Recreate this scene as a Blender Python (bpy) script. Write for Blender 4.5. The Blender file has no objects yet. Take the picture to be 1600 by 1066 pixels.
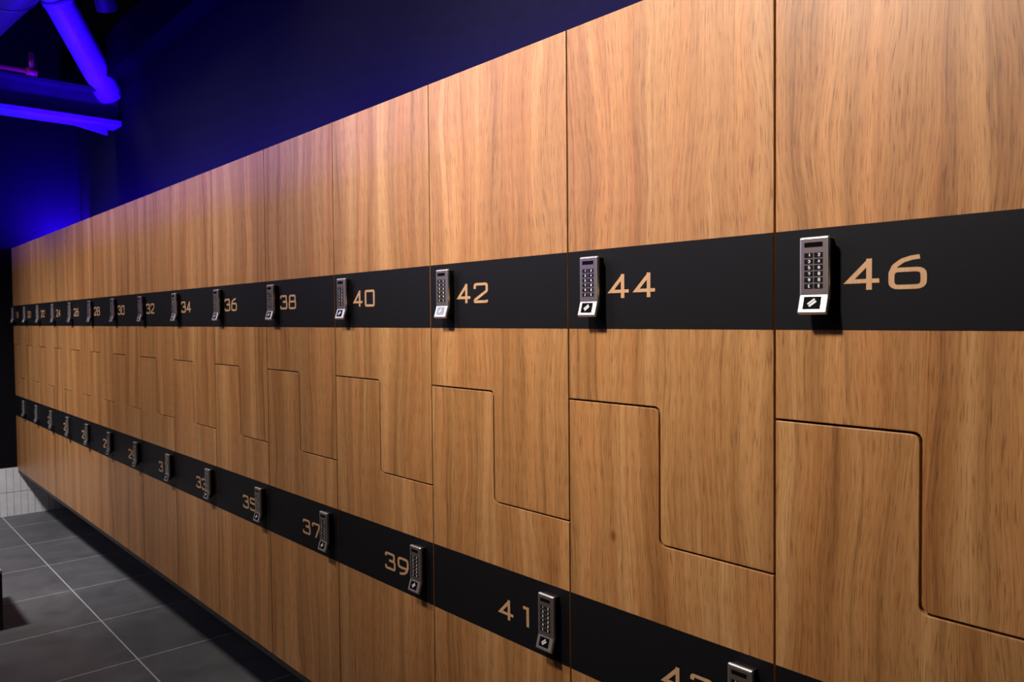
import bpy, bmesh, math, random
from mathutils import Vector, Matrix

# ------------------------------------------------------------------ camera, world, lights, exposure
scene = bpy.context.scene
COL = scene.collection
vs = scene.view_settings
vs.view_transform = 'Standard'
vs.look = 'None'
vs.gamma = 1.0
vs.use_curve_mapping = False
vs.exposure = 0.0

CAM = (0.58514, -0.98606, 1.01887)
YAW, PITCH, ROLL, FPX = 48.5093, -1.67175, -0.54218, 1225.78
cd = bpy.data.cameras.new('camera')
cd.sensor_width = 36.0
cd.lens = FPX * 36.0 / 1600.0
cd.clip_start = 0.02
cam = bpy.data.objects.new('camera', cd)
COL.objects.link(cam)
scene.camera = cam
ya, pi_, ro = (math.radians(v) for v in (YAW, PITCH, ROLL))
fw = Vector((-math.sin(ya) * math.cos(pi_), math.cos(ya) * math.cos(pi_), math.sin(pi_)))
rt = fw.cross(Vector((0, 0, 1))).normalized()
up = rt.cross(fw)
c_, s_ = math.cos(ro), math.sin(ro)
rt, up = c_ * rt + s_ * up, -s_ * rt + c_ * up
m = Matrix((rt, up, -fw)).transposed().to_4x4()
m.translation = CAM
cam.matrix_world = m
cd.dof.use_dof = True
cd.dof.focus_distance = 1.45
cd.dof.aperture_fstop = 11.0

world = bpy.data.worlds.new('world')
scene.world = world
world.use_nodes = True
world.node_tree.nodes['Background'].inputs[0].default_value = (0.9, 0.85, 1.0, 1)
world.node_tree.nodes['Background'].inputs[1].default_value = 0.012


def light(name, kind, loc, target, energy, color, size=0.1, size_y=None, angle=90, blend=0.6):
    l = bpy.data.lights.new(name, kind)
    l.energy = energy
    l.color = color
    if kind == 'AREA':
        l.shape = 'RECTANGLE' if size_y else 'DISK'
        l.size = size
        if size_y:
            l.size_y = size_y
    else:
        l.shadow_soft_size = size
        if kind == 'SPOT':
            l.spot_size = math.radians(angle)
            l.spot_blend = blend
    o = bpy.data.objects.new(name, l)
    COL.objects.link(o)
    o.location = loc
    o.rotation_euler = (Vector(target) - Vector(loc)).to_track_quat('-Z', 'Y').to_euler()
    return o


WARM = (1.0, 0.905, 0.81)
# ceiling spotlights over the far side of the aisle
for x, tx, tz, e in ((-0.55, -0.34, 1.82, 480), (-1.95, -1.55, 1.55, 190), (-3.35, -3.00, 1.15, 185), (-4.80, -4.40, 1.6, 70)):
    light('ceiling_spotlight', 'SPOT', (x, -1.55, 2.75), (tx, 0.0, tz), e, WARM, size=0.13, angle=70, blend=1.0)
# spotlight aimed along the aisle at the foot of the end wall
light('aisle_spotlight', 'SPOT', (-3.3, -1.45, 2.75), (-4.75, -0.50, -0.28), 430, (1.0, 0.96, 0.95), size=0.12, angle=66, blend=1.0)
# unseen pale area light added over the far corner for a door sheen
light('sheen_fill_light', 'AREA', (-4.7, -2.7, 2.55), (-1.6, 0.0, 1.35), 26, (0.80, 0.76, 1.0), size=0.9, size_y=0.9)
BLUE = (0.022, 0.0, 1.0)
# blue strip lights lying on top of both locker rows
light('locker_top_strip_light', 'AREA', (-2.6, 0.26, 1.56), (-2.6, 0.42, 2.4), 105.0, BLUE, size=5.6, size_y=0.03)
light('opposite_strip_light', 'AREA', (-4.0, -2.35, 1.529), (-4.0, -0.4, 2.1), 100.0, BLUE, size=3.0, size_y=0.02)
light('opposite_strip_light', 'AREA', (-2.3, -2.35, 1.560), (-2.3, -0.4, 1.8), 13.0, (0.12, 0.05, 1.0), size=1.4, size_y=0.04)
light('end_wall_blue_light', 'SPOT', (-5.34, 0.33, 1.55), (-5.6, 0.28, 1.75), 300.0, BLUE, size=0.03, angle=150, blend=1.0)
light('brace_blue_light', 'SPOT', (-4.05, 0.04, 1.56), (-4.42, 0.10, 2.5), 330.0, BLUE, size=0.04, angle=62, blend=0.9)

# ------------------------------------------------------------------ measurements (metres, floor at ZF)
ZF = -0.2821
ZT, B1T, B1B, Z1, Z2, B2T, B2B, ZB = 1.5173, 1.1329, 1.0, 0.8757, 0.6587, 0.5331, 0.3969, 0.0290
DX = [.016, .0193, .0075, -.010, -.016, -.022, -.025, -.027, -.025, -.018, -.013, -.008, -.003, .003, .010]
XS = [-0.4 * k + d for k, d in enumerate(DX)]          # left seam of column k
XR = 0.4                                               # right end of the row
XE = XS[14]                                            # far end wall
YW = 0.42                                              # wall behind the lockers
GAP, TH = 0.003, 0.018


# ------------------------------------------------------------------ helpers
def tag(o, label=None, cat=None, group=None, kind=None):
    if label: o['label'] = label
    if cat: o['category'] = cat
    if group: o['group'] = group
    if kind: o['kind'] = kind
    return o


def link(name, bm, mats, parent=None, smooth=False, bevel=0, segs=2):
    me = bpy.data.meshes.new(name)
    bmesh.ops.recalc_face_normals(bm, faces=bm.faces)
    bm.to_mesh(me)
    bm.free()
    for mt in (mats if isinstance(mats, (list, tuple)) else [mats]):
        me.materials.append(mt)
    o = bpy.data.objects.new(name, me)
    COL.objects.link(o)
    if parent:
        o.parent = parent
    if smooth:
        me.polygons.foreach_set('use_smooth', [True] * len(me.polygons))
    if bevel:
        b = o.modifiers.new('bevel', 'BEVEL')
        b.width = bevel
        b.segments = segs
        b.limit_method = 'ANGLE'
        b.angle_limit = math.radians(50)
    return o


def share(name, mesh, parent, loc=(0, 0, 0), bevel=0):
    o = bpy.data.objects.new(name, mesh)
    COL.objects.link(o)
    o.parent = parent
    o.location = loc
    if bevel:
        b = o.modifiers.new('bevel', 'BEVEL')
        b.width = bevel
        b.segments = 3
        b.limit_method = 'ANGLE'
        b.angle_limit = math.radians(40)
    return o


def box(bm, x0, x1, y0, y1, z0, z1, mi=0):
    v = [bm.verts.new((x, y, z)) for x in (x0, x1) for y in (y0, y1) for z in (z0, z1)]
    for f in ((0, 1, 3, 2), (4, 6, 7, 5), (0, 4, 5, 1), (2, 3, 7, 6), (0, 2, 6, 4), (1, 5, 7, 3)):
        bm.faces.new([v[i] for i in f]).material_index = mi


def prism(bm, pts, y0, y1, mi=0):
    """outline in X,Z extruded from y0 to y1"""
    a = [bm.verts.new((x, y0, z)) for x, z in pts]
    b = [bm.verts.new((x, y1, z)) for x, z in pts]
    n = len(pts)
    bm.faces.new(a).material_index = mi
    bm.faces.new(b[::-1]).material_index = mi
    for i in range(n):
        bm.faces.new((a[i], b[i], b[(i + 1) % n], a[(i + 1) % n])).material_index = mi


def tube(bm, p0, p1, r, n=28, caps=True, r1=None):
    p0, p1 = Vector(p0), Vector(p1)
    d = (p1 - p0).normalized()
    a = d.orthogonal().normalized()
    b = d.cross(a)
    rings = []
    for p, rr in ((p0, r), (p1, r1 or r)):
        rings.append([bm.verts.new(p + (a * math.cos(2 * math.pi * i / n) + b * math.sin(2 * math.pi * i / n)) * rr) for i in range(n)])
    for i in range(n):
        f = bm.faces.new((rings[0][i], rings[0][(i + 1) % n], rings[1][(i + 1) % n], rings[1][i]))
        f.smooth = True
    if caps:
        bm.faces.new(rings[0][::-1])
        bm.faces.new(rings[1])


def rounded(pts, r, closed, n=5):
    out = []
    L = len(pts)
    for i, p in enumerate(pts):
        if not closed and i in (0, L - 1):
            out.append(p)
            continue
        rr = r[i] if isinstance(r, (list, tuple)) else r
        p = Vector(p)
        a, b = Vector(pts[i - 1]), Vector(pts[(i + 1) % L])
        da, db = (a - p), (b - p)
        la, lb = da.length, db.length
        da.normalize()
        db.normalize()
        ang = da.angle(db)
        if rr <= 0 or ang > math.radians(175):
            out.append(tuple(p))
            continue
        t = min(rr / math.tan(ang / 2), la * 0.48, lb * 0.48)
        s, e = p + da * t, p + db * t
        for j in range(n + 1):
            u = j / n
            out.append(tuple((1 - u) ** 2 * s + 2 * u * (1 - u) * p + u * u * e))
    return out


def stroke(bm, pts, w, y0, y1, closed=False, mi=0):
    """a ribbon of width w along a path in X,Z, extruded from y0 to y1"""
    P = [Vector(p) for p in pts]
    L = len(P)
    left, right = [], []
    for i in range(L):
        if closed:
            d0, d1 = (P[i] - P[i - 1]).normalized(), (P[(i + 1) % L] - P[i]).normalized()
        else:
            d0 = (P[i] - P[i - 1]).normalized() if i else (P[1] - P[0]).normalized()
            d1 = (P[i + 1] - P[i]).normalized() if i < L - 1 else d0
        n0, n1 = Vector((-d0.y, d0.x)), Vector((-d1.y, d1.x))
        nn = (n0 + n1)
        if nn.length < 1e-6:
            nn = n0
        nn.normalize()
        k = w / 2 / max(0.42, nn.dot(n0))
        left.append(P[i] + nn * k)
        right.append(P[i] - nn * k)
    V = [[bm.verts.new((q.x, y, q.y)) for q in side] for y in (y0, y1) for side in (left, right)]
    rng = range(L if closed else L - 1)
    for i in rng:
        j = (i + 1) % L
        for f in ((V[0][i], V[0][j], V[1][j], V[1][i]), (V[2][i], V[3][i], V[3][j], V[2][j]),
                  (V[0][i], V[2][i], V[2][j], V[0][j]), (V[1][i], V[1][j], V[3][j], V[3][i])):
            bm.faces.new(f).material_index = mi
    if not closed:
        for i in (0, L - 1):
            bm.faces.new((V[0][i], V[1][i], V[3][i], V[2][i])).material_index = mi


GLYPH = {
    '0': [([(0, 0), (1, 0), (1, 1), (0, 1)], True, .10)],
    '1': [([(.36, 1), (.70, 1), (.70, 0)], False, 0)],
    '2': [([(0, .74), (0, 1), (1, 1), (1, .60), (0, .10), (0, 0), (1, 0), (1, .10)], False, .12)],
    '3': [([(0, .80), (0, 1), (.92, 1), (.92, .56), (.36, .53)], False, .12),
          ([(.50, .53), (1, .53), (1, 0), (0, 0), (0, .20)], False, .14)],
    '4': [([(.70, .97), (0.02, .26), (1.04, .26)], False, 0), ([(.70, 1.06), (.70, -.06)], False, 0)],
    '5': [([(1, 1), (0, 1), (0, .58), (1, .58), (1, 0), (0, 0), (0, .16)], False, .12)],
    '6': [([(.88, 1.03), (.62, 1.0), (.34, .92), (.10, .74), (0, .5), (0, .3)], False, [0, .2, .25, .25, .2, 0]), ([(0, 0), (1, 0), (1, .60), (0, .60)], True, .2)],
    '7': [([(0, .74), (0, 1), (1, 1), (.93, .74), (.45, -.05)], False, .12)],
    '8': [([(.06, .53), (.94, .53), (.94, 1), (.06, 1)], True, .14), ([(0, 0), (1, 0), (1, .53), (0, .53)], True, .14)],
    '9': [([(.12, -.03), (.38, 0), (.66, .08), (.90, .26), (1, .5), (1, .7)], False, [0, .2, .25, .25, .2, 0]), ([(0, 1), (1, 1), (1, .40), (0, .40)], True, .2)],
    'C': [([(1, 1), (0, 1), (0, 0), (1, 0)], False, .1)],
    'E': [([(1, 1), (0, 1), (0, 0), (1, 0)], False, 0), ([(0, .5), (.8, .5)], False, 0)],
}


def glyph(bm, ch, x, z, w, h, sw, y0, y1, mi=0):
    K, x_in = 1.34, x                      # upright strokes are a third thicker than level ones
    v0 = len(bm.verts)
    x, w = 0.0, w / K
    for si, (pts, closed, r) in enumerate(GLYPH[ch]):
        q = [(x + sw / 2 + px * (w - sw), z + sw / 2 + pz * (h - sw)) for px, pz in pts]
        rr = [a * w for a in r] if isinstance(r, list) else r * w
        if closed or isinstance(r, list) or r > 0:
            q = rounded(q, rr, closed, 4)
        stroke(bm, q, sw, y0 - si * 0.00006, y1, closed, mi)
    bm.verts.ensure_lookup_table()
    for v in bm.verts[v0:]:
        v.co.x = x_in + v.co.x * K


# ------------------------------------------------------------------ materials
def mat(name, color, rough=0.5, metal=0.0, spec=0.5):
    mt = bpy.data.materials.new(name)
    mt.use_nodes = True
    b = mt.node_tree.nodes['Principled BSDF']
    b.inputs['Base Color'].default_value = (*color, 1)
    b.inputs['Roughness'].default_value = rough
    b.inputs['Metallic'].default_value = metal
    b.inputs['Specular IOR Level'].default_value = spec
    return mt


class NT:
    def __init__(s, mt):
        s.t = mt.node_tree
        s.b = s.t.nodes['Principled BSDF']

    def n(s, typ, **kw):
        nd = s.t.nodes.new(typ)
        for k, v in kw.items():
            if k in nd.inputs.keys() if isinstance(k, str) else False:
                nd.inputs[k].default_value = v
            else:
                setattr(nd, k, v)
        return nd

    def l(s, a, b):
        s.t.links.new(a, b)

    def math(s, op, a, b=None, clamp=False):
        nd = s.t.nodes.new('ShaderNodeMath')
        nd.operation = op
        nd.use_clamp = clamp
        for i, v in enumerate((a, b)):
            if v is None:
                continue
            if isinstance(v, (int, float)):
                nd.inputs[i].default_value = v
            else:
                s.l(v, nd.inputs[i])
        return nd.outputs[0]

    def vmul(s, v, k):
        nd = s.t.nodes.new('ShaderNodeVectorMath')
        nd.operation = 'MULTIPLY'
        s.l(v, nd.inputs[0])
        nd.inputs[1].default_value = k
        return nd.outputs[0]

    def noise(s, v, scale=1.0, detail=2.0, rough=0.5, dist=0.0):
        nd = s.t.nodes.new('ShaderNodeTexNoise')
        s.l(v, nd.inputs['Vector'])
        nd.inputs['Scale'].default_value = scale
        nd.inputs['Detail'].default_value = detail
        nd.inputs['Roughness'].default_value = rough
        nd.inputs['Distortion'].default_value = dist
        return nd.outputs['Fac']

    def ramp(s, f, stops):
        nd = s.t.nodes.new('ShaderNodeValToRGB')
        el = nd.color_ramp.elements
        while len(el) < len(stops):
            el.new(0.5)
        for e, (p, c) in zip(el, stops):
            e.position = p
            e.color = (*c, 1) if len(c) == 3 else c
        s.l(f, nd.inputs[0])
        return nd.outputs[0]

    def mix(s, f, a, b, mode='MIX'):
        nd = s.t.nodes.new('ShaderNodeMix')
        nd.data_type = 'RGBA'
        nd.blend_type = mode
        for i, v in ((0, f), (6, a), (7, b)):
            if isinstance(v, (int, float)):
                nd.inputs[i].default_value = v
            elif isinstance(v, tuple):
                nd.inputs[i].default_value = (*v, 1)
            else:
                s.l(v, nd.inputs[i])
        return nd.outputs[2]


def wood_material():
    mt = mat('oak_laminate', (0.4, 0.2, 0.1), 0.42)
    t = NT(mt)
    tc = t.n('ShaderNodeTexCoord').outputs['Object']
    rnd = t.n('ShaderNodeObjectInfo').outputs['Random']
    sep = t.n('ShaderNodeSeparateXYZ')
    t.l(tc, sep.inputs[0])
    x = t.math('ADD', sep.outputs[0], sep.outputs[1])
    x = t.math('ADD', x, t.math('MULTIPLY', rnd, 37.0))
    z = t.math('ADD', sep.outputs[2], t.math('MULTIPLY', rnd, 91.0))
    # slow wander so that the grain is never ruler straight
    cmb0 = t.n('ShaderNodeCombineXYZ')
    t.l(x, cmb0.inputs[0]); t.l(z, cmb0.inputs[2])
    wob = t.noise(t.vmul(cmb0.outputs[0], (5.0, 1.0, 1.7)), 1.0, 2.0)
    x2 = t.math('ADD', x, t.math('MULTIPLY', t.math('SUBTRACT', wob, 0.5), 0.10))
    cmb = t.n('ShaderNodeCombineXYZ')
    t.l(x2, cmb.inputs[0]); t.l(z, cmb.inputs[2])
    v = cmb.outputs[0]
    broad = t.noise(t.vmul(v, (13.0, 1, 0.45)), 1.0, 2.0, 0.5)
    plank = t.noise(t.vmul(v, (38.0, 1, 0.7)), 1.0, 3.0, 0.55)
    mid = t.noise(t.vmul(v, (120.0, 1, 1.8)), 1.0, 3.0, 0.6)
    fine = t.noise(t.vmul(v, (420.0, 1, 7.0)), 1.0, 3.0, 0.65)
    pore = t.noise(t.vmul(v, (900.0, 1, 26.0)), 1.0, 2.0, 0.6)
    f = t.math('ADD', t.math('MULTIPLY', broad, 0.36), t.math('MULTIPLY', plank, 0.31))
    f = t.math('ADD', f, t.math('MULTIPLY', mid, 0.17))
    f = t.math('ADD', f, t.math('MULTIPLY', fine, 0.19))
    col = t.ramp(f, [(0.37, (0.175, 0.072, 0.020)), (0.46, (0.328, 0.146, 0.046)), (0.55, (0.438, 0.211, 0.075)), (0.66, (0.585, 0.318, 0.130))])
    # dark growth lines and pores
    line = t.ramp(mid, [(0.30, (0.62, 0.62, 0.62)), (0.44, (1, 1, 1))])
    col = t.mix(0.6, col, line, 'MULTIPLY')
    pr = t.ramp(pore, [(0.34, (0.45, 0.38, 0.33)), (0.47, (1, 1, 1))])
    col = t.mix(0.85, col, pr, 'MULTIPLY')
    # reddish / yellowish drift
    hue = t.noise(t.vmul(v, (21.0, 1, 0.6)), 1.0, 1.0)
    tint = t.ramp(hue, [(0.36, (1.04, 0.965, 0.92)), (0.62, (0.97, 1.01, 1.02))])
    col = t.mix(0.8, col, tint, 'MULTIPLY')
    # small knots
    vo = t.n('ShaderNodeTexVoronoi')
    vo.feature = 'F1'
    t.l(t.vmul(cmb0.outputs[0], (1, 1, 0.72)), vo.inputs['Vector'])
    vo.inputs['Scale'].default_value = 3.6
    kn = t.ramp(vo.outputs['Distance'], [(0.006, (0.32, 0.22, 0.16)), (0.034, (1, 1, 1))])
    col = t.mix(0.8, col, kn, 'MULTIPLY')
    t.l(col, t.b.inputs['Base Color'])
    rg = t.math('ADD', 0.36, t.math('MULTIPLY', fine, 0.16))
    t.l(rg, t.b.inputs['Roughness'])
    bp = t.n('ShaderNodeBump')
    bp.inputs['Strength'].default_value = 0.10
    bp.inputs['Distance'].default_value = 0.0006
    t.l(fine, bp.inputs['Height'])
    t.l(bp.outputs[0], t.b.inputs['Normal'])
    return mt


def noisy(name, c0, c1, scale, rough, spec=0.5, stretch=(1, 1, 1), bump=0.0, metal=0.0, detail=4):
    mt = mat(name, c0, rough, metal, spec)
    t = NT(mt)
    tc = t.n('ShaderNodeTexCoord').outputs['Object']
    f = t.noise(t.vmul(tc, stretch), scale, detail, 0.6)
    t.l(t.ramp(f, [(0.3, c0), (0.7, c1)]), t.b.inputs['Base Color'])
    if bump:
        bp = t.n('ShaderNodeBump')
        bp.inputs['Strength'].default_value = bump
        bp.inputs['Distance'].default_value = 0.001
        t.l(f, bp.inputs['Height'])
        t.l(bp.outputs[0], t.b.inputs['Normal'])
    return mt


def floor_material(x0, y0, tx, ty):
    mt = mat('slate_tiles', (0.05, 0.05, 0.052), 0.45)
    t = NT(mt)
    g = t.n('ShaderNodeNewGeometry').outputs['Position']
    sep = t.n('ShaderNodeSeparateXYZ')
    t.l(g, sep.inputs[0])

    def edge(c, o, p):
        u = t.math('MODULO', t.math('ADD', t.math('SUBTRACT', c, o), 100 * p), p)
        return t.math('MINIMUM', u, t.math('SUBTRACT', p, u))
    ex, ey = edge(sep.outputs[0], x0, tx), edge(sep.outputs[1], y0, ty)
    gx = t.math('LESS_THAN', ex, 0.0019)
    gy = t.math('LESS_THAN', ey, 0.0024)
    gr = t.math('MAXIMUM', gx, gy)
    n1 = t.noise(g, 5.0, 6.0, 0.65, 0.5)
    base = t.ramp(n1, [(0.3, (0.074, 0.075, 0.081)), (0.7, (0.125, 0.126, 0.134))])
    n2 = t.noise(t.vmul(g, (1, 1.6, 1)), 16.0, 6.0, 0.72, 1.2)
    sc = t.ramp(n2, [(0.66, (0, 0, 0)), (0.80, (0.6, 0.6, 0.6))])
    base = t.mix(sc, base, (0.17, 0.165, 0.16))
    col = t.mix(gr, base, (0.52, 0.51, 0.49))
    t.l(col, t.b.inputs['Base Color'])
    t.l(t.math('ADD', 0.42, t.math('MULTIPLY', n1, 0.25)), t.b.inputs['Roughness'])
    bp = t.n('ShaderNodeBump')
    bp.inputs['Strength'].default_value = 0.25
    bp.inputs['Distance'].default_value = 0.001
    t.l(t.math('SUBTRACT', n2, gr), bp.inputs['Height'])
    t.l(bp.outputs[0], t.b.inputs['Normal'])
    return mt


M_WOOD = wood_material()
M_NUM = noisy('light_oak_numeral', (0.46, 0.26, 0.13), (0.58, 0.34, 0.18), 60, 0.45, stretch=(3, 1, 0.2))
M_BAND = noisy('black_laminate', (0.0062, 0.0061, 0.0075), (0.0080, 0.0079, 0.0096), 600, 0.50, 0.15)
M_CARC = noisy('dark_carcass', (0.008, 0.0075, 0.0075), (0.012, 0.011, 0.011), 60, 0.6, 0.3)
M_STEEL = noisy('brushed_steel', (0.72, 0.71, 0.71), (0.86, 0.85, 0.85), 900, 0.34, 0.5, (0.2, 1, 6), 0.03, 0.92)
M_FACE = noisy('steel_face_warm_reflection', (0.30, 0.25, 0.22), (0.38, 0.32, 0.28), 900, 0.38, 0.5, (0.2, 1, 6), 0.03, 0.85)  # warm reflection of the oak put into the steel colour
M_LOCKB = mat('lock_body_black', (0.010, 0.010, 0.011), 0.5)
M_KEY = mat('key_black', (0.008, 0.008, 0.009), 0.25)
M_PRINT = mat('white_print', (0.62, 0.62, 0.62), 0.4)
M_GLASS = mat('display_black', (0.004, 0.004, 0.005), 0.12)
M_FLOOR = floor_material(-4.19073, -0.0952, 0.52475, 1.05)
M_WALL = noisy('black_wall_paint', (0.0038, 0.0034, 0.0046), (0.0048, 0.0044, 0.0058), 30, 0.8, 0.06, bump=0.1)
M_CEIL = noisy('black_soffit', (0.0012, 0.0012, 0.0014), (0.002, 0.002, 0.0023), 8, 0.85, 0.06)
M_BOARD = noisy('black_board', (0.022, 0.020, 0.020), (0.028, 0.026, 0.026), 60, 0.5, 0.4)
M_STEELP = noisy('painted_steel', (0.20, 0.20, 0.22), (0.27, 0.27, 0.29), 9, 0.45, 0.5, bump=0.1)
M_DARKP = noisy('dark_painted_steel', (0.020, 0.020, 0.024), (0.032, 0.032, 0.036), 12, 0.55, 0.4)
M_DUCT = noisy('galvanised_duct', (0.12, 0.12, 0.13), (0.17, 0.17, 0.18), 14, 0.42, 0.5, metal=0.35)
M_RED = noisy('red_sprinkler_paint', (0.42, 0.03, 0.03), (0.5, 0.05, 0.04), 20, 0.4)
M_TILE = noisy('white_glazed_tile', (0.60, 0.59, 0.60), (0.72, 0.71, 0.72), 14, 0.30, 0.5)
M_GROUT = noisy('grey_grout', (0.16, 0.16, 0.17), (0.22, 0.22, 0.23), 80, 0.8)
M_BENCHT = noisy('bench_edge_grey', (0.30, 0.29, 0.28), (0.36, 0.35, 0.34), 30, 0.4)

# ------------------------------------------------------------------ setting
XMAX, YMIN, ZC = 2.2, -3.4, 3.25


def structure(name, bm, mt, **k):
    return tag(link(name, bm, mt, **k), kind='structure')


bm = bmesh.new(); box(bm, XE - 0.1, XMAX + 0.1, YMIN - 0.1, YW + 0.1, ZF - 0.1, ZF); structure('floor', bm, M_FLOOR)
bm = bmesh.new(); box(bm, XE - 0.1, XMAX + 0.1, YW, YW + 0.1, ZF, ZC); structure('wall_back', bm, M_WALL)
bm = bmesh.new(); box(bm, XE - 0.1, XE, YMIN - 0.1, YW, ZF, ZC); structure('wall_end', bm, M_WALL)
bm = bmesh.new(); box(bm, XMAX, XMAX + 0.1, YMIN - 0.1, YW, ZF, ZC); structure('wall_near', bm, M_WALL)
bm = bmesh.new(); box(bm, XE, XMAX, YMIN - 0.1, YMIN, ZF, ZC); structure('wall_front', bm, M_WALL)
# ribbed soffit
bm = bmesh.new()
box(bm, XE - 0.1, XMAX + 0.1, YMIN - 0.1, YW + 0.1, ZC, ZC + 0.1)
x = XE + 0.1
while x < XMAX:
    box(bm, x, x + 0.11, YMIN, YW, ZC - 0.05, ZC)
    x += 0.24
structure('ceiling', bm, M_CEIL)
# unseen block for the opposite lockers, added to cut off their blue strip
bm = bmesh.new(); box(bm, XE, XMAX, -2.6, -2.12, ZF, 1.52); structure('opposite_locker_block', bm, M_WOOD)

# white stacked tiles along the foot of the end wall
bm = bmesh.new()
box(bm, XE, XE + 0.008, YMIN, YW, ZF, 0.0415, 1)
pitch, y = 0.0407, 0.42
while y > -1.6:
    for z0, z1 in ((ZF + 0.002, ZF + 0.1600), (ZF + 0.1640, 0.0445)):
        box(bm, XE + 0.002, XE + 0.0115, y - pitch + 0.0022, y, z0, z1, 0)
    y -= pitch
tag(link('trim_1', bm, [M_TILE, M_GROUT]), kind='structure')

# ------------------------------------------------------------------ lock meshes (built once, shared)
LW = 0.040


def profile_plate(bm, prof, x0, x1, mi=0):
    """closed profile in (y,z) extruded along x"""
    a = [bm.verts.new((x0, y, z)) for y, z in prof]
    b = [bm.verts.new((x1, y, z)) for y, z in prof]
    n = len(prof)
    bm.faces.new(a).material_index = mi
    bm.faces.new(b[::-1]).material_index = mi
    for i in range(n):
        bm.faces.new((a[i], b[i], b[(i + 1) % n], a[(i + 1) % n])).material_index = mi


def mesh_of(bm, name, mats, smooth=False):
    me = bpy.data.meshes.new(name)
    bmesh.ops.recalc_face_normals(bm, faces=bm.faces)
    bm.to_mesh(me)
    bm.free()
    for q in mats:
        me.materials.append(q)
    if smooth:
        me.polygons.foreach_set('use_smooth', [True] * len(me.polygons))
    return me


# cover: z from 0.050 (top) to -0.0495 (tip), front face at y=-0.0195, tip kicked out
H = LW / 2
cover_prof = [(-0.0120, 0.0500), (-0.0195, 0.0500), (-0.0195, -0.0255), (-0.0268, -0.0495), (-0.0205, -0.0515), (-0.0120, -0.0285)]
bm = bmesh.new(); profile_plate(bm, cover_prof, -H, H)
ME_COVER = mesh_of(bm, 'lock_cover', [M_STEEL])
bm = bmesh.new(); profile_plate(bm, [(0.0, 0.0475), (-0.0125, 0.0475), (-0.0125, -0.0270), (-0.0185, -0.0440), (-0.0150, -0.0470), (-0.004, -0.0360), (0.0, -0.0330)], -H + 0.0025, H - 0.0025)
ME_BODY = mesh_of(bm, 'lock_body', [M_LOCKB])
YF = -0.0198
bm = bmesh.new(); box(bm, -0.0172, 0.0172, YF, -0.018, -0.0240, 0.0472)
ME_FACE = mesh_of(bm, 'lock_face_plate', [M_FACE])
# display window
bm = bmesh.new(); box(bm, -0.0125, 0.0120, YF - 0.0005, YF + 0.001, 0.0368, 0.0428)
ME_DISP = mesh_of(bm, 'lock_display', [M_GLASS])
# keypad, two columns of six keys
bm = bmesh.new()
keys = ['1', '2', '3', '4', '5', '6', '7', '8', '9', '0', 'C', 'E']
for r in range(6):
    for c in range(2):
        cx = -0.0068 + c * 0.0134
        cz = 0.0262 - r * 0.0080
        box(bm, cx - 0.0057, cx + 0.0057, YF - 0.0006, YF + 0.001, cz - 0.0030, cz + 0.0030, 0)
        glyph(bm, keys[2 * r + c], cx - 0.0004, cz - 0.0021, 0.0032, 0.0042, 0.0010, YF - 0.0009, YF - 0.0005, 1)
ME_KEYS = mesh_of(bm, 'lock_keypad', [M_KEY, M_PRINT])
# card reader on the kicked-out foot
d = Vector((0, -0.0268 + 0.0195, -0.0495 + 0.0255)).normalized()
nrm = Vector((0, d.z, -d.y)).normalized()
if nrm.y > 0:
    nrm = -nrm


def on_foot(bm, pts, depth0, depth1, mi):
    """pts in (x, s) with s measured down the foot from the kink"""
    o = Vector((0, -0.0195, -0.0255))
    a = [bm.verts.new(o + Vector((px, 0, 0)) + d * s + nrm * depth1) for px, s in pts]
    b = [bm.verts.new(o + Vector((px, 0, 0)) + d * s + nrm * depth0) for px, s in pts]
    n = len(pts)
    bm.faces.new(a).material_index = mi
    bm.faces.new(b[::-1]).material_index = mi
    for i in range(n):
        bm.faces.new((a[i], b[i], b[(i + 1) % n], a[(i + 1) % n])).material_index = mi


bm = bmesh.new()
on_foot(bm, [(-0.0125, 0.0022), (0.0112, 0.0022), (0.0112, 0.0190), (-0.0125, 0.0190)], -0.001, 0.0005, 0)


def tilt(px, s, a=math.radians(38), cx=-0.0006, cs=0.0105):
    return (cx + px * math.cos(a) + s * math.sin(a), cs - px * math.sin(a) + s * math.cos(a))


for s0, s1 in ((-0.0031, -0.0008), (0.0002, 0.0031)):
    on_foot(bm, [tilt(-0.0056, s0), tilt(0.0056, s0), tilt(0.0056, s1), tilt(-0.0056, s1)], 0.0003, 0.0008, 1)
ME_CARD = mesh_of(bm, 'lock_card_reader', [M_GLASS, M_PRINT])


def add_lock(parent, cx, cz):
    lk = share('lock', ME_BODY, parent, (cx, 0, cz))
    share('lock_cover', ME_COVER, lk, bevel=0.0024)
    share('face_plate', ME_FACE, lk)
    share('display', ME_DISP, lk)
    share('keypad', ME_KEYS, lk)
    share('card_reader', ME_CARD, lk)


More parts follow.
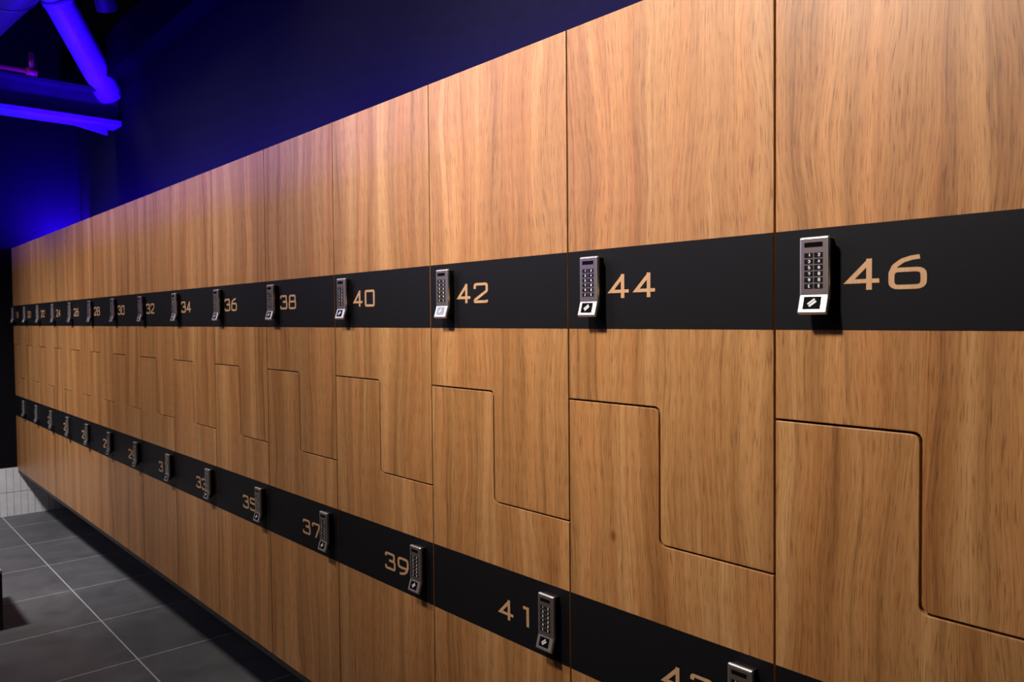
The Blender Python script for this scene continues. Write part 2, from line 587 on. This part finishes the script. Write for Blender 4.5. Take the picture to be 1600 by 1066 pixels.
# ------------------------------------------------------------------ lockers
ORD = ['', 'second', 'third', 'fourth', 'fifth', 'sixth', 'seventh', 'eighth', 'ninth', 'tenth', 'eleventh', 'twelfth', 'thirteenth', 'fourteenth', 'fifteenth']
for k in range(15):
    xl = XS[k] + GAP / 2
    xr = (XS[k - 1] if k else XR) - GAP / 2
    xm = (XS[k] + (XS[k - 1] if k else XR)) / 2
    g = GAP / 2
    o3 = Vector((XS[k], 0, 0))
    L = lambda pts: [(a - XS[k], b) for a, b in pts]
    up_pts = rounded(L([(xl, ZT), (xl, Z1 + g), (xm + g, Z1 + g), (xm + g, Z2 + g), (xr, Z2 + g), (xr, ZT)]), [0, 0, .012, .012, 0, 0], True, 6)
    lo_pts = rounded(L([(xl, ZB), (xr, ZB), (xr, Z2 - g), (xm - g, Z2 - g), (xm - g, Z1 - g), (xl, Z1 - g)]), [0, 0, 0, .012, .012, 0], True, 6)
    for upper in (True, False):
        num = (46 if upper else 45) - 2 * k
        root = bpy.data.objects.new('locker', None)
        COL.objects.link(root)
        root.location = (XS[k], 0, 0)
        root.empty_display_size = 0.1
        row = 'upper' if upper else 'lower'
        if k == 0:
            lab = 'nearest upper oak locker marked 46 in large numerals, keypad lock at its left' if upper else \
                'nearest lower oak locker right below locker 46, its own number band out of view'
        elif k == 14:
            lab = f'last {row} oak locker against the black end wall, marked {num}'
        else:
            near = f'{ORD[14 - k]} from the far end wall' if k > 7 else f'{ORD[k]} from the near end'
            lab = f'{row} oak locker marked {num} on its black band, {near}'
        tag(root, lab, 'locker', f'{row} row of interlocking oak lockers')
        pts = up_pts if upper else lo_pts
        # carcass follows the same stepped outline, set in a little
        e = 0.0008
        if upper:
            cp = L([(xl - e, ZT - .004), (xl - e, Z1 + g), (xm + g, Z1 + g), (xm + g, Z2 + g), (xr + e, Z2 + g), (xr + e, ZT - .004)])
        else:
            cp = L([(xl - e, ZB), (xr + e, ZB), (xr + e, Z2 - g), (xm - g, Z2 - g), (xm - g, Z1 - g), (xl - e, Z1 - g)])
        bm = bmesh.new(); prism(bm, cp, TH + 0.002, YW - 0.004)
        link('carcass', bm, M_CARC, root)
        bm = bmesh.new(); prism(bm, pts, 0.0, TH)
        link('door', bm, M_WOOD, root, bevel=0.0011, segs=2)
        b0, b1 = (B1B, B1T) if upper else (B2B, B2T)
        bm = bmesh.new(); box(bm, xl - XS[k] + 0.0004, xr - XS[k] - 0.0004, -0.0007, 0.0008, b0, b1)
        band = link('number_band', bm, M_BAND, root)
        if upper:
            nx, nz = (0.100 if k == 0 else 0.0960), 1.0495
        else:
            nx, nz = (xr - XS[k]) - 0.1925, 0.4345
        for j, ch in enumerate(str(num)):
            bm = bmesh.new()
            glyph(bm, ch, nx + j * 0.0535, nz, 0.0445, 0.0400, 0.0053, -0.0011, 0.0)
            link('digit', bm, M_NUM, band)
        if upper:
            add_lock(root, 0.0465 + LW / 2, 1.0705)
        else:
            add_lock(root, (xr - XS[k]) - 0.062 + LW / 2, 0.4710)

# black base board and recessed plinth under the whole row
bm = bmesh.new(); box(bm, XE + 0.001, XR, 0.003, YW - 0.002, 0.009, ZB - 0.0008)
bo = link('base_board', bm, M_BOARD, bevel=0.001)
tag(bo, 'long black base board running under the whole row of lockers', 'board')
bm = bmesh.new(); box(bm, XE + 0.014, XR - 0.02, 0.30, YW - 0.002, ZF, 0.0085)
tag(link('plinth', bm, M_CARC), 'black recessed plinth carrying the lockers above the slate floor', 'plinth')

# ------------------------------------------------------------------ bench at the left edge
bn = bpy.data.objects.new('bench', None)
COL.objects.link(bn)
bn.location = (-3.31, -0.43, ZF)
tag(bn, 'low black bench with a pale top edge standing on the slate floor', 'bench')
bm = bmesh.new(); box(bm, -0.42, 0.0, -0.9, 0.0, 0.0, 0.243); link('body', bm, M_LOCKB, bn, bevel=0.004)
bm = bmesh.new(); box(bm, -0.424, 0.0, -0.9, 0.0, 0.2435, 0.256); link('seat', bm, M_BENCHT, bn, bevel=0.002)

# ------------------------------------------------------------------ overhead steelwork
# cross beam (I section) along Y
bx = -4.62
rb = bpy.data.objects.new('steel_beam', None)
COL.objects.link(rb)
rb.location = (bx, YW, 2.20)
tag(rb, 'dark horizontal steel cross beam with its underside lit blue', 'beam')
bm = bmesh.new(); box(bm, -0.085, 0.085, -3.7, 0.0, 0.0, 0.03); link('bottom_flange', bm, M_STEELP, rb, bevel=0.003)
bm = bmesh.new(); box(bm, -0.012, 0.012, -3.7, 0.0, 0.03, 0.185); link('web', bm, M_DARKP, rb)
bm = bmesh.new(); box(bm, -0.085, 0.085, -3.7, 0.0, 0.185, 0.205); link('top_flange', bm, M_DARKP, rb)
# bracket under the beam
bm = bmesh.new()
prism(bm, [(-0.26, 0.0), (0.0, 0.0), (0.0, -0.05)], -0.006, 0.006)
br = link('gusset_bracket', bm, M_STEELP)
br.rotation_euler = (0, 0, math.pi / 2)
br.location = (bx, YW - 0.06, 2.199)
tag(br, 'small triangular steel bracket under the blue-lit cross beam', 'bracket')
# diagonal brace
A, B = Vector((-4.62, 0.385, 2.385)), Vector((-4.262, 0.034, 2.769))
dirn = (B - A).normalized()
top = A + dirn * ((ZC - 0.02 - A.z) / dirn.z)
rp = bpy.data.objects.new('brace_pipe', None)
COL.objects.link(rp)
rp.location = A
tag(rp, 'thick round diagonal steel brace lit bright blue, slanting down to the cross beam', 'pipe')
bm = bmesh.new(); tube(bm, (0, 0, 0), top - A, 0.078, 40); link('tube', bm, M_STEELP, rp, bevel=0.02, segs=4)
bm = bmesh.new(); tube(bm, dirn * 0.62, dirn * 0.66, 0.082, 40); link('collar', bm, M_STEELP, rp)
bm = bmesh.new(); box(bm, -0.085, 0.02, -0.070, -0.055, -0.02, 0.03); link('end_plate', bm, M_STEELP, rp)
# second, fainter brace further along
bm = bmesh.new(); tube(bm, (-3.95, 0.20, 2.66), (-3.65, -0.02, 3.2), 0.05, 32)
tag(link('brace_pipe', bm, M_DARKP), 'faint dark round pipe behind the bright blue diagonal brace', 'pipe')
# round air duct in the corner of the picture
bm = bmesh.new(); tube(bm, (-5.3, -0.473, 2.606), (-1.6, -0.149, 2.606), 0.174, 56)
du = bpy.data.objects.new('air_duct', None); COL.objects.link(du)
tag(du, 'large round metal air duct high at the ceiling, greyish blue', 'duct')
link('duct_tube', bm, M_DUCT, du)
bm = bmesh.new()
for q in (0.12, 0.45, 0.8):
    p = Vector((-5.3, -0.473, 2.606)).lerp(Vector((-1.6, -0.149, 2.606)), q)
    dd = (Vector((-1.6, -0.149, 2.606)) - Vector((-5.3, -0.473, 2.606))).normalized()
    tube(bm, p, p + dd * 0.03, 0.179, 56)
link('duct_seam', bm, M_DUCT, du)
# sprinkler pipe with head
sp = bpy.data.objects.new('sprinkler_pipe', None); COL.objects.link(sp)
sp.location = (-4.3, -0.085, 2.365)
tag(sp, 'thin reddish sprinkler pipe above the cross beam, ending in a small fitting', 'pipe')
bm = bmesh.new(); tube(bm, (0, -1.6, 0), (0, -0.02, 0), 0.012, 20); link('tube', bm, M_RED, sp)
bm = bmesh.new(); tube(bm, (0, -0.03, 0), (0, 0.02, 0), 0.019, 20); tube(bm, (0, -0.005, 0), (0, -0.005, 0.10), 0.012, 16); link('fitting', bm, M_RED, sp)
# black ledger beam along the top of the back wall
bm = bmesh.new(); box(bm, XE, XMAX, YW - 0.10, YW, 2.46, 2.70); tag(link('trim_2', bm, M_CEIL), kind='structure')
